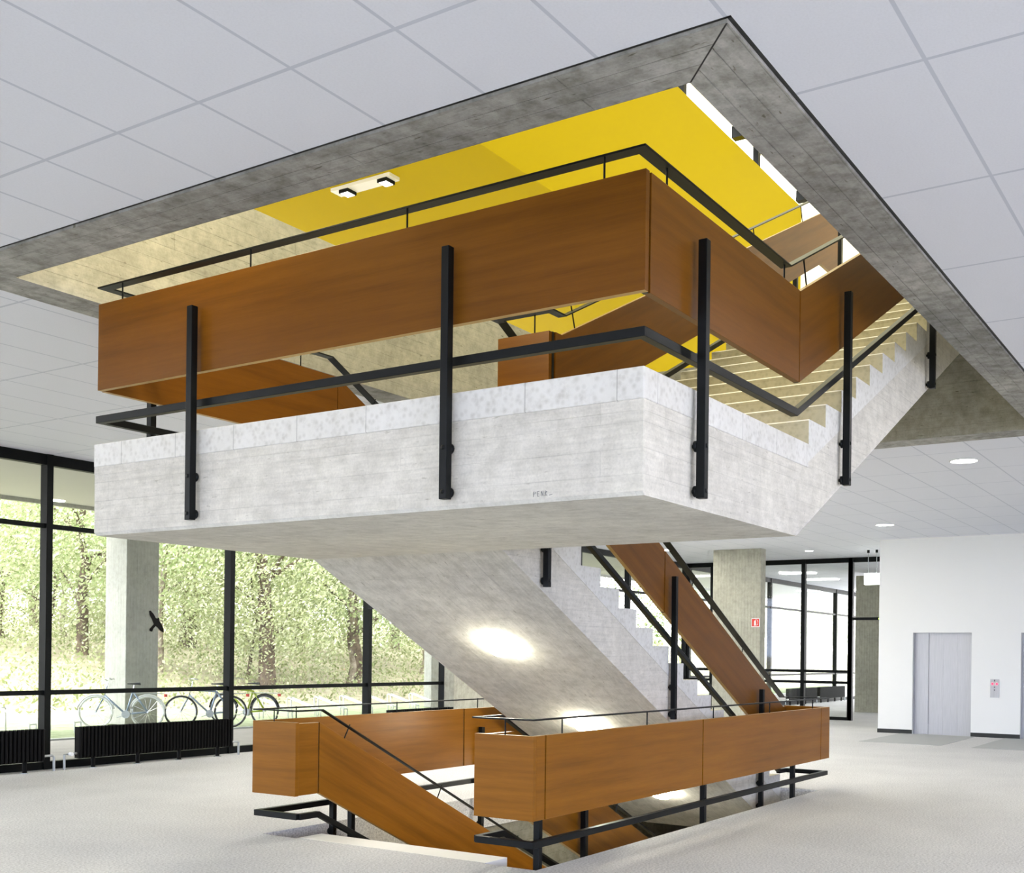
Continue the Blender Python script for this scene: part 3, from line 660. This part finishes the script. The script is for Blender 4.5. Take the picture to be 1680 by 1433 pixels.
t = thing('call_panel', (LU, 4.585, 1.0), 'steel lift call panel with two lit red arrows on the white wall', 'control panel')
MB().box(LU-.012, 4.50, .81, LU, 4.67, 1.18).build('face_plate', M['brushed'], t, bevel=.002)
for v in (4.628, 4.545): MB().tube([(LU-.02, v, 1.085), (LU-.010, v, 1.085)], .021, 16).build('lit_button', M['led'], t)
for z in (1.02, .962): MB().tube([(LU-.02, 4.587, z), (LU-.010, 4.587, z)], .012, 12).build('push_button', M['black'], t)
MB().box(LU-.014, 4.577, 1.135, LU-.011, 4.597, 1.17).build('key_switch', M['black'], t)
tag(MB().box(21.35, 4.94, 0, 24.25, 6.43, .006).build('door_mat', M['mat_']), 'grey mat on the floor before the left lift door', 'mat')
tag(MB().box(21.2, 2.84, 0, 24.25, 4.37, .006).build('door_mat', M['mat_']), 'grey mat on the floor at the right picture edge', 'mat')

# concrete columns indoors
tag(MB().box(25.0, 9.86, 0, 25.3, 11.06, CE).build('concrete_column', M['pc'], bevel=.01), 'board-marked concrete column carrying the red extinguisher sign', 'column')
t = thing('extinguisher_sign', (24.99, 9.97, 2.38), 'red square fire extinguisher sign on the concrete column', 'sign')
MB().box(24.975, 9.87, 2.27, 24.995, 10.07, 2.47).build('sign_border', M['whitemet'], t)
MB().box(24.970, 9.883, 2.283, 24.975, 10.057, 2.457).build('sign_field', M['red'], t)
b = MB(); xx = 24.966
b.prism([(10.0, 2.30), (9.955, 2.30), (9.955, 2.40), (9.965, 2.42), (9.99, 2.42), (10.0, 2.40)], xx, xx+.004, 'x')
b.tube([(xx, 9.975, 2.42), (xx, 9.96, 2.44), (xx, 9.92, 2.43), (xx, 9.905, 2.39), (xx, 9.915, 2.33), (xx, 9.935, 2.31)], .006, 6)
b.build('extinguisher_symbol', M['whitemet'], t)
tag(MB().box(33.0, 8.6, 0, 33.6, 10.1, CE-.12).build('concrete_column', M['pc'], bevel=.01), 'dark concrete column seen through the doorway beside the white wall', 'column')
# hanging exit light
t = thing('hanging_light_box', (26.5, 7.72, CE), 'white lit box hanging on two rods beside the white wall', 'sign light')
MB().box(26.44, 7.50, 3.29, 26.56, 7.89, 3.55).build('light_box', M['sign'], t, bevel=.004)
for v in (7.815, 7.62):
    r_ = MB().tube([(26.5, v, 3.55), (26.5, v, CE)], .008, 6).build('hanging_rod', M['zinc'], t)
    MB().tube([(26.5, v, CE-.07), (26.5, v, CE)], .03, 10).build('rod_cap', M['steel'], r_)
# recessed ceiling lamps, with unseen ones added as fill
def downlight(u, v, lab, r=.16, mat='disc'):
    t = thing('recessed_downlight', (u, v, CE), lab, 'ceiling light', 'recessed lamps in the white ceiling')
    n = 28; vs = []; fs = []
    b = MB()
    b.tube([(u, v, CE-.004), (u, v, CE-.0005)], r, n); b.build('lamp_disc', M[mat], t)
    b = MB(); pr = [(r, -.006), (r+.02, -.006), (r+.02, 0), (r, 0)]
    for i in range(n):
        for (rr, zz) in pr: vs.append((u+rr*math.cos(i*2*math.pi/n), v+rr*math.sin(i*2*math.pi/n), CE+zz))
    for i in range(n):
        for q in range(4): fs.append((i*4+q, i*4+(q+1) % 4, ((i+1) % n)*4+(q+1) % 4, ((i+1) % n)*4+q))
    b.add(vs, fs); b.build('trim_ring', M['whitemet'], t)
downlight(15.12, 3.24, 'round recessed ceiling lamp near the right edge beyond the opening')
downlight(21.65, 6.07, 'round recessed ceiling lamp over the left corner of the white lift wall')
REAR_FILL = ((15.1, 9.4), (15.1, 6.5), (18.4, 9.4), (21.65, 9.4), (11.8, 9.4), (15.1, 12), (18.6, 12), (21.65, 12), (10.5, 8.4), (24.5, 12))  # unseen lamps added to brighten the rear hall
M['disc_fill_front'] = emis('added_fill_lamp_front', (1, .97, .90), 26)  # glow of lamps added out of frame to brighten the front hall
for i, (u, v) in enumerate(((2.3, -.6), (5.3, .3), (8.4, .6), (11.6, .9), (15.0, 1.3), (18.2, 1.6), (-.8, -.6), (-3.9, -.6), (2.3, -3.8), (5.4, -3.8), (8.5, -3.8), (11.6, -3.8), (15, -3.8), (-.8, -3.8), (.0, 5.6), (2.3, 8.6), (4.6, 10.6), (-3, 5.6), (-1, 9.6), (1.6, 11.8), (-.8, 2.4))):
    downlight(u, v, 'added recessed fill lamp, outside the picture, over the front hall', .16, 'disc_fill_front')
M['disc_fill_rear'] = emis('added_fill_lamp_rear', (1, .96, .87), 80)
for u, v in REAR_FILL:
    downlight(u, v, 'added recessed fill lamp, unseen behind the stair, over the rear hall', .16, 'disc_fill_rear')
downlight(26.1, 9.1, 'small round recessed ceiling lamp before the glass partition', .09)
for u, v, l in ((32.7, 11.75, 'ceiling lamp beyond the glass partition, nearest one'), (35.6, 12.0, 'ceiling lamp beyond the glass partition, middle one'), (41.5, 12.3, 'ceiling lamp beyond the glass partition, farthest one')):
    tag(MB().box(u-.2, v-.5, CE-.03, u+.2, v+.5, CE).build('ceiling_lamp', M['disc']), l, 'ceiling light', 'lamps in the rear room')

# radiators
def radiator(u0, u1, lab, v=13.06, z0=.14, z1=.55, grp='black radiators below the windows'):
    t = thing('radiator', (u0, v, 0), lab, 'radiator', grp)
    b = MB(); n = max(6, int((u1-u0)/.055)); st = (u1-u0)/n
    for i in range(n):
        c = u0+st*(i+.5); b.box(c-st*.36, v-.055, z0, c+st*.36, v+.055, z1-.008)
        b.tube([(c, v-.045, z0+.02), (c, v-.045, z1)], st*.42, 6); b.tube([(c, v+.045, z0+.02), (c, v+.045, z1)], st*.42, 6)
    b.box(u0+.02, v-.03, z0+.03, u1-.02, v+.03, z1-.05)
    b.build('radiator_body', M['rad'], t)
    m_ = int((u1-u0)/.75)
    for i in range(m_+1):
        u = u0+.25+(u1-u0-.5)*i/max(1, m_)
        f = MB().tube([(u, v, 0), (u, v, z0+.02)], .028, 8).build('foot', M['rad'], t)
        MB().tube([(u, v, 0), (u, v, .008)], .055, 12).build('foot_plate', M['zinc'], f)
    p_ = MB().tube([(u0-.18, v, 0), (u0-.18, v, .2), (u0-.12, v, .205), (u0, v, .205)], .016, 8).build('supply_pipe', M['zinc'], t)
    MB().tube([(u0-.12, v-.03, .205), (u0-.12, v-.08, .205)], .025, 10).build('valve_knob', M['whitemet'], p_)
    q = MB().tube([(u1, v, .2), (u1+.13, v, .2), (u1+.16, v, .18), (u1+.16, v, 0)], .016, 8).build('return_pipe', M['zinc'], t)
    return t
radiator(9.27, 11.90, 'long black ribbed radiator between the two left window posts')
radiator(6.15, 8.78, 'black ribbed radiator cut by the left picture edge')
radiator(15.55, 17.4, 'black radiator behind the far wooden balustrade')
radiator(35.5, 38.2, 'black radiator beyond the glass partition, left of the pair')
radiator(38.55, 41.3, 'black radiator beyond the glass partition, right of the pair')
# bird sticker on the glass
def frompix(o_, pts): return pts
bp_ = [(140+a/3.77, 880+b_/3.77) for a, b_ in ((345,465),(355,462),(375,480),(388,500),(400,503),(404,497),(410,500),(412,515),(425,530),(440,558),(441,576),(420,568),(400,550),(388,543),(374,556),(366,573),(350,570),(348,560),(362,546),(376,533),(365,510),(348,485))]
_unused = [(238, 1003), (236, 1005), (236, 1009), (240, 1016), (243, 1022), (237, 1028), (235, 1031), (238, 1032), (242, 1028), (247, 1024), (252, 1029), (257, 1033), (258, 1030), (256, 1024), (251, 1019), (249, 1017), (250, 1014), (247, 1013), (246, 1015), (244, 1011), (241, 1005)]
bc_ = (10.75, 1.975); sc_ = 1/118.0
poly = [(bc_[0]+(x-245)/98.0, bc_[1]-(y-1018)/98.0) for x, y in bp_]
tag(MB().prism(poly, 13.337, 13.342).build('bird_sticker', M['rad']), 'black bird of prey silhouette stuck on the left window', 'sticker')

# ---------------------------------------------------------------- outdoors
GZ = -.1
gm = MB(); gm.box(-40, 13.4, GZ-.2, 110, 18.6, GZ); tag(gm.build('paved_path', M['paving']), 'pale paved path outside the windows', 'path')['kind'] = 'structure'
b = MB(); b.box(-60, -60, GZ-.2, -14.1, 13.4, GZ); b.box(-14.1, -60, GZ-.2, 110, -14.1, GZ)
struct(b.build('paving_front', M['paving']), 'paved forecourt outside the other glazed sides', 'path')
# kerb and grass, rising into a wooded bank
gx = MB(); nx_, ny_ = 90, 40; vs = []; fs = []
def hz(x, y):
    t = max(0, y-25.5); h = min(t*.16, 1.6)+max(0, t-10)*.06
    return GZ-.02+h+.12*math.sin(x*.7)*math.sin(y*.5)*min(1, t/4)
for j in range(ny_+1):
    for i in range(nx_+1):
        x = -40+170*i/nx_; y = 18.6+90*(j/ny_)**1.3; vs.append((x, y, hz(x, y)))
for j in range(ny_):
    for i in range(nx_):
        a = j*(nx_+1)+i; fs.append((a, a+1, a+nx_+2, a+nx_+1))
gx.add(vs, fs)
me = bpy.data.meshes.new('wooded_bank'); me.from_pydata(gx.v, [], gx.f); me.materials.append(M['grass']); me.materials.append(M['litter'])
for pl in me.polygons:
    pl.use_smooth = True; pl.material_index = 1 if pl.center.y > 24.5 else 0
o = bpy.data.objects.new('wooded_bank', me); sc.collection.objects.link(o); tag(o, 'grass strip and leaf-strewn bank rising into the wood', 'ground')['kind'] = 'structure'
struct(MB().box(-40, 18.5, GZ, 110, 18.62, GZ+.03).build('trim_1', M['zinc']), 'kerb between path and grass', 'kerb')
b = MB(); b.box(-40, 13.42, 4.75, 110, 22.1, 5.7); struct(b.build('ceiling_canopy', M['canopy']), 'white underside of the overhanging upper floor outside', 'ceiling')
b = MB(); b.box(-14, 13.42, 4.17, 46, 13.5, 4.75); struct(b.build('wall_header', M['white']))
b = MB(); b.box(-40, 21.98, 4.67, 110, 22.1, 4.75); struct(b.build('trim_2', M['pc_out']), 'drip edge of the overhang', 'trim')
def outcol(u, lab):
    tag(MB().box(u, 21.2, GZ, u+.87, 21.93, 4.75).build('outdoor_column', M['pc_out'], bevel=.01), lab, 'column', 'concrete columns outside')
outcol(16.23, 'square concrete column outside the left windows behind the bicycles')
outcol(27.75, 'concrete column outside, just left of the indoor pier')
outcol(4.7, 'concrete column outside beyond the left picture edge')
outcol(52.3, 'concrete column outside seen through the glass partition')

def leafmesh(name, n, shape, mat, size=.28, seed=1):
    r = random.Random(seed); vs = []; fs = []
    for i in range(n):
        p = shape(r)
        a = Vector((r.gauss(0, 1), r.gauss(0, 1), r.gauss(0, 1))).normalized(); b_ = a.orthogonal().normalized(); c_ = a.cross(b_)
        s_ = size*r.uniform(.5, 1.3); q = len(vs)
        vs += [p-b_*s_, p+c_*s_*.5, p+b_*s_, p-c_*s_*.5]; fs.append((q, q+1, q+2, q+3))
    me = bpy.data.meshes.new(name); me.from_pydata([tuple(v) for v in vs], [], fs); me.materials.append(mat); return me
def crown(zb, zt, rad, clumps, seed):
    r0 = random.Random(seed); cs = []
    for i in range(clumps):
        z = r0.uniform(zb, zt); f = math.sin(math.pi*min(1, (z-zb+1.5)/(zt-zb+2.5))); rr = rad*f*math.sqrt(r0.random()); an = r0.uniform(0, 6.28)
        cs.append((Vector((rr*math.cos(an), rr*math.sin(an), z)), r0.uniform(.6, 1.3)))
    def sh(r):
        c_, s_ = r.choice(cs); return c_+Vector((r.gauss(0, s_), r.gauss(0, s_), r.gauss(0, s_*.45)))
    return sh
crowns = [leafmesh('crown_a', 15000, crown(2.2, 11, 3.6, 60, 3), M['leaf'], .085, 11), leafmesh('crown_b', 15000, crown(1.4, 10, 3.3, 60, 5), M['leaf2'], .08, 12), leafmesh('crown_c', 13000, crown(2.6, 12, 3.8, 50, 9), M['leaf3'], .09, 13)]
def trunkmesh(seed, r0, h, mat):
    r = random.Random(seed); pts = []; x = y = 0
    for i in range(9):
        pts.append((x, y, h*i/8-.3)); x += r.uniform(-.22, .22); y += r.uniform(-.22, .22)
    b = MB(); b.tube(pts, [r0*(1-.08*i) for i in range(9)], 8)
    for i in range(9):
        j = r.randint(2, 7); p = Vector(pts[j]); an = r.uniform(0, 6.28); d = Vector((math.cos(an), math.sin(an), r.uniform(.3, .9)))
        q = p+d*r.uniform(.7, 1.3); q2 = q+Vector((d.x*.7+r.uniform(-.3, .3), d.y*.7, r.uniform(.3, .9))); b.tube([p, q, q2], [r0*.35, r0*.24, r0*.08], 5)
    me = bpy.data.meshes.new('trunk'); me.from_pydata(b.v, [], b.f); me.materials.append(mat)
    for pl in me.polygons: pl.use_smooth = True
    return me
trunks = [trunkmesh(1, .26, 8, M['bark']), trunkmesh(2, .14, 8, M['barkpale']), trunkmesh(3, .36, 9, M['bark']), trunkmesh(4, .09, 7, M['bark'])]
kinds = ['tall tree with a dark trunk and yellow green leaves', 'slim pale trunked tree with golden leaves', 'broad tree with a thick trunk and deeper green leaves']
def tree(u, v, ci, ti, s, lab, rz):
    t = thing('tree', (u, v, hz(u, v)), lab, 'tree', 'trees outside the windows')
    t.rotation_euler.z = rz; t.scale = (s, s, s)
    a = bpy.data.objects.new('foliage', crowns[ci]); sc.collection.objects.link(a); a.parent = t
    b_ = bpy.data.objects.new('trunk', trunks[ti]); sc.collection.objects.link(b_); b_.parent = t
def ray(px, d):
    t = (px-873)/1862.94
    f2 = Vector((math.cos(yaw), math.sin(yaw))); r2 = Vector((math.sin(yaw), -math.cos(yaw)))
    p = f2*d+r2*t*d; return p.x, p.y
rr = random.Random(21)
ords = ['first', 'second', 'third', 'fourth', 'fifth', 'sixth', 'seventh', 'eighth', 'ninth', 'tenth']
kinds = ['yellow green tree', 'pale golden tree', 'deeper green tree']
tr_ = ['with stout dark trunk', 'with slim pale trunk', 'with thick dark trunk', 'with thin dark trunk']
for row, (d, n, off, nm) in enumerate(((40, 8, 0, 'front row, counted from the left'), (50, 9, 45, 'second row, counted from the left'), (62, 9, 10, 'third row, counted from the left'), (76, 9, 60, 'deepest row, counted from the left'))):
    for i in range(n):
        px = -60+off+i*(900/n)+rr.uniform(-28, 28)
        u, v = ray(px, d+rr.uniform(-3, 3)); ci = rr.randrange(3) if row else rr.randrange(2); ti = (1, 3, 0, 1, 3, 2, 1, 0, 3)[(i+row*2) % 9]
        tree(u, max(v, 28.5), ci, ti, rr.uniform(.85, 1.15), '%s %s, %s in the %s' % (kinds[ci], tr_[ti], ords[i], nm), rr.uniform(0, 6.28))
for i, (px, d) in enumerate(((1110, 70), (1155, 66), (1200, 75), (1238, 62), (1268, 70), (1298, 60), (1325, 75), (1352, 66), (1378, 66), (1400, 66))):
    d = (29+(i*5) % 14)/(.544-.839*(px-873)/1862.94); u, v = ray(px, d); ci = 2
    tree(u, v, ci, 0, rr.uniform(.85, 1.1), '%s from the left seen through the rear glass, a %s' % (ords[i], kinds[ci]), rr.uniform(0, 6.28))
def slab_shape(x0, x1, y0, y1, h):
    def sh(r):
        x = r.uniform(x0, x1); y = r.uniform(y0, y1); return Vector((x, y, hz(x, y)+abs(r.gauss(0, h))*min(1, .25+(y-25)/14)))
    return sh
me = leafmesh('undergrowth', 120000, slab_shape(0, 112, 25.5, 48, 1.0), M['leaf_low'], .075, 5)
o = bpy.data.objects.new('undergrowth', me); sc.collection.objects.link(o); tag(o, 'pale leafy undergrowth covering the wooded bank', 'undergrowth', kind='stuff')

# bicycles
def bicycle(u, v, heading, lab, paint, guard):
    t = thing('bicycle', (u, v, GZ), lab, 'bicycle', 'bicycles parked outside')
    dx, dy = math.cos(heading), math.sin(heading)
    def Pt(x, z, s=0): return (u+dx*x-dy*s, v+dy*x+dx*s, GZ+z)
    def wheel(x, nm):
        R_ = .335; n = 32
        w_ = MB().tube([Pt(x+R_*math.cos(a*2*math.pi/n), .345+R_*math.sin(a*2*math.pi/n)) for a in range(n)], .021, 6, close=True).build('wheel', M['rubber'] if guard != 'white' else M['whitemet'], t, True)
        MB().tube([Pt(x+(R_-.025)*math.cos(a*2*math.pi/n), .345+(R_-.025)*math.sin(a*2*math.pi/n)) for a in range(n)], .009, 5, close=True).build('rim', M['chrome'], w_, True)
        b = MB()
        for a in range(14): b.tube([Pt(x, .345), Pt(x+(R_-.03)*math.cos(a*.4488), .345+(R_-.03)*math.sin(a*.4488))], .003, 3)
        b.tube([Pt(x, .345, -.05), Pt(x, .345, .05)], .022, 8); b.build('spokes', M['chrome'], w_)
        if guard:
            MB().tube([Pt(x+(R_+.035)*math.cos(a), .345+(R_+.035)*math.sin(a)) for a in [.1+q*.26 for q in range(12)]], .016, 5).build('mudguard', M['whitemet'] if guard == 'white' else M['frame'], t, True)
    wheel(.52, 'f'); wheel(-.52, 'r')
    fr = MB()
    bb = Pt(-.08, .30); st = Pt(-.22, .78); hd = Pt(.32, .82); hb = Pt(.345, .70); rx = Pt(-.52, .345)
    for a, b_ in ((bb, st), (bb, hb), (st, hd), (bb, rx), (st, rx)): fr.tube([a, b_], .021, 7)
    fr.tube([Pt(.30, .90), Pt(.36, .66), Pt(.44, .52), Pt(.52, .345)], .015, 7); fr.build('bicycle_frame', paint, t, True)
    MB().tube([Pt(.30, .88), Pt(.28, 1.0), Pt(.36, 1.05, .0)], .012, 6).build('handlebar_stem', M['chrome'], t)
    MB().tube([Pt(.18, 1.04, -.28), Pt(.28, 1.06, -.2), Pt(.36, 1.05, 0), Pt(.28, 1.06, .2), Pt(.18, 1.04, .28)], .012, 6).build('handlebar', M['chrome'], t, True)
    MB().tube([st, Pt(-.24, .92)], .012, 6).build('seat_post', M['chrome'], t)
    sd = MB(); sd.prism([(-.38, .92), (-.36, .975), (-.24, .965), (-.10, .955), (-.10, .935), (-.24, .93)], -.05, .05)
    sd.v = [Pt(p[0], p[2], p[1]) for p in sd.v]; sd.build('saddle', M['rubber'], t, bevel=.01)
    MB().tube([Pt(-.08, .30, -.06), Pt(-.08, .30, .06)], .085, 14).build('crank_set', M['zinc'], t)
    MB().tube([Pt(-.08, .30, .08), Pt(.08, .24, .08), Pt(.08, .24, .17)], .01, 5).build('pedal', M['zinc'], t)
    cr = MB().tube([Pt(-.22, .74, .05), Pt(-.85, .74, .06), Pt(-.85, .74, -.06), Pt(-.22, .74, -.05)], .008, 5).build('luggage_rack', M['zinc'], t)
    MB().box(-.02, -.02, 0, .02, .02, .05)
    a = Pt(-.88, .70); MB().box(a[0]-.025, a[1]-.025, a[2]-.03, a[0]+.025, a[1]+.025, a[2]+.03).build('rear_reflector', M['red'], t)
left = math.atan2(math.cos(yaw), -math.sin(yaw))
left = math.atan2(.61, -.68)
bicycle(15.5, 20.35, left, 'pale silver bicycle with white tyres before the outdoor column', M['silver'], 'white')
bicycle(16.9, 19.35, left, 'silver bicycle with dark tyres left of the centre window post', M['silver'], None)
bicycle(17.95, 19.3, left-.55, 'lime green bicycle just right of the centre window post', M['lime'], 'dark')
# cycle stands: slanted double hoops
ns = 0
def stand(u, v, lab):
    t = MB()
    for s_ in (-.07, .07):
        t.tube([(u+s_, v-.5, GZ), (u+s_, v-.5, GZ+.20), (u+s_, v-.47, GZ+.23), (u+s_, v+.5, GZ+.50), (u+s_, v+.53, GZ+.48), (u+s_, v+.5, GZ)], .018, 6)
    t.tube([(u-.07, v-.49, GZ+.21), (u+.07, v-.49, GZ+.21)], .015, 6); t.tube([(u-.07, v+.5, GZ+.5), (u+.07, v+.5, GZ+.5)], .015, 6)
    tag(t.build('bicycle_stand', M['whitemet'], None, True, loc=(u, v, GZ)), lab, 'bicycle stand', 'slanted bicycle stands on the grass')
us_ = [10.2+i*.98 for i in range(17)]
ll = [u for u in us_ if u < 14.4]; rl = [u for u in us_ if u > 19.2]
for i, u in enumerate(ll): stand(u, 20.4, 'white slanted bicycle stand on the grass, %s of those left of the outdoor column' % ords[i])
for i, u in enumerate(rl): stand(u, 20.4, 'white slanted bicycle stand on the grass, %s of those right of the outdoor column' % ords[i])
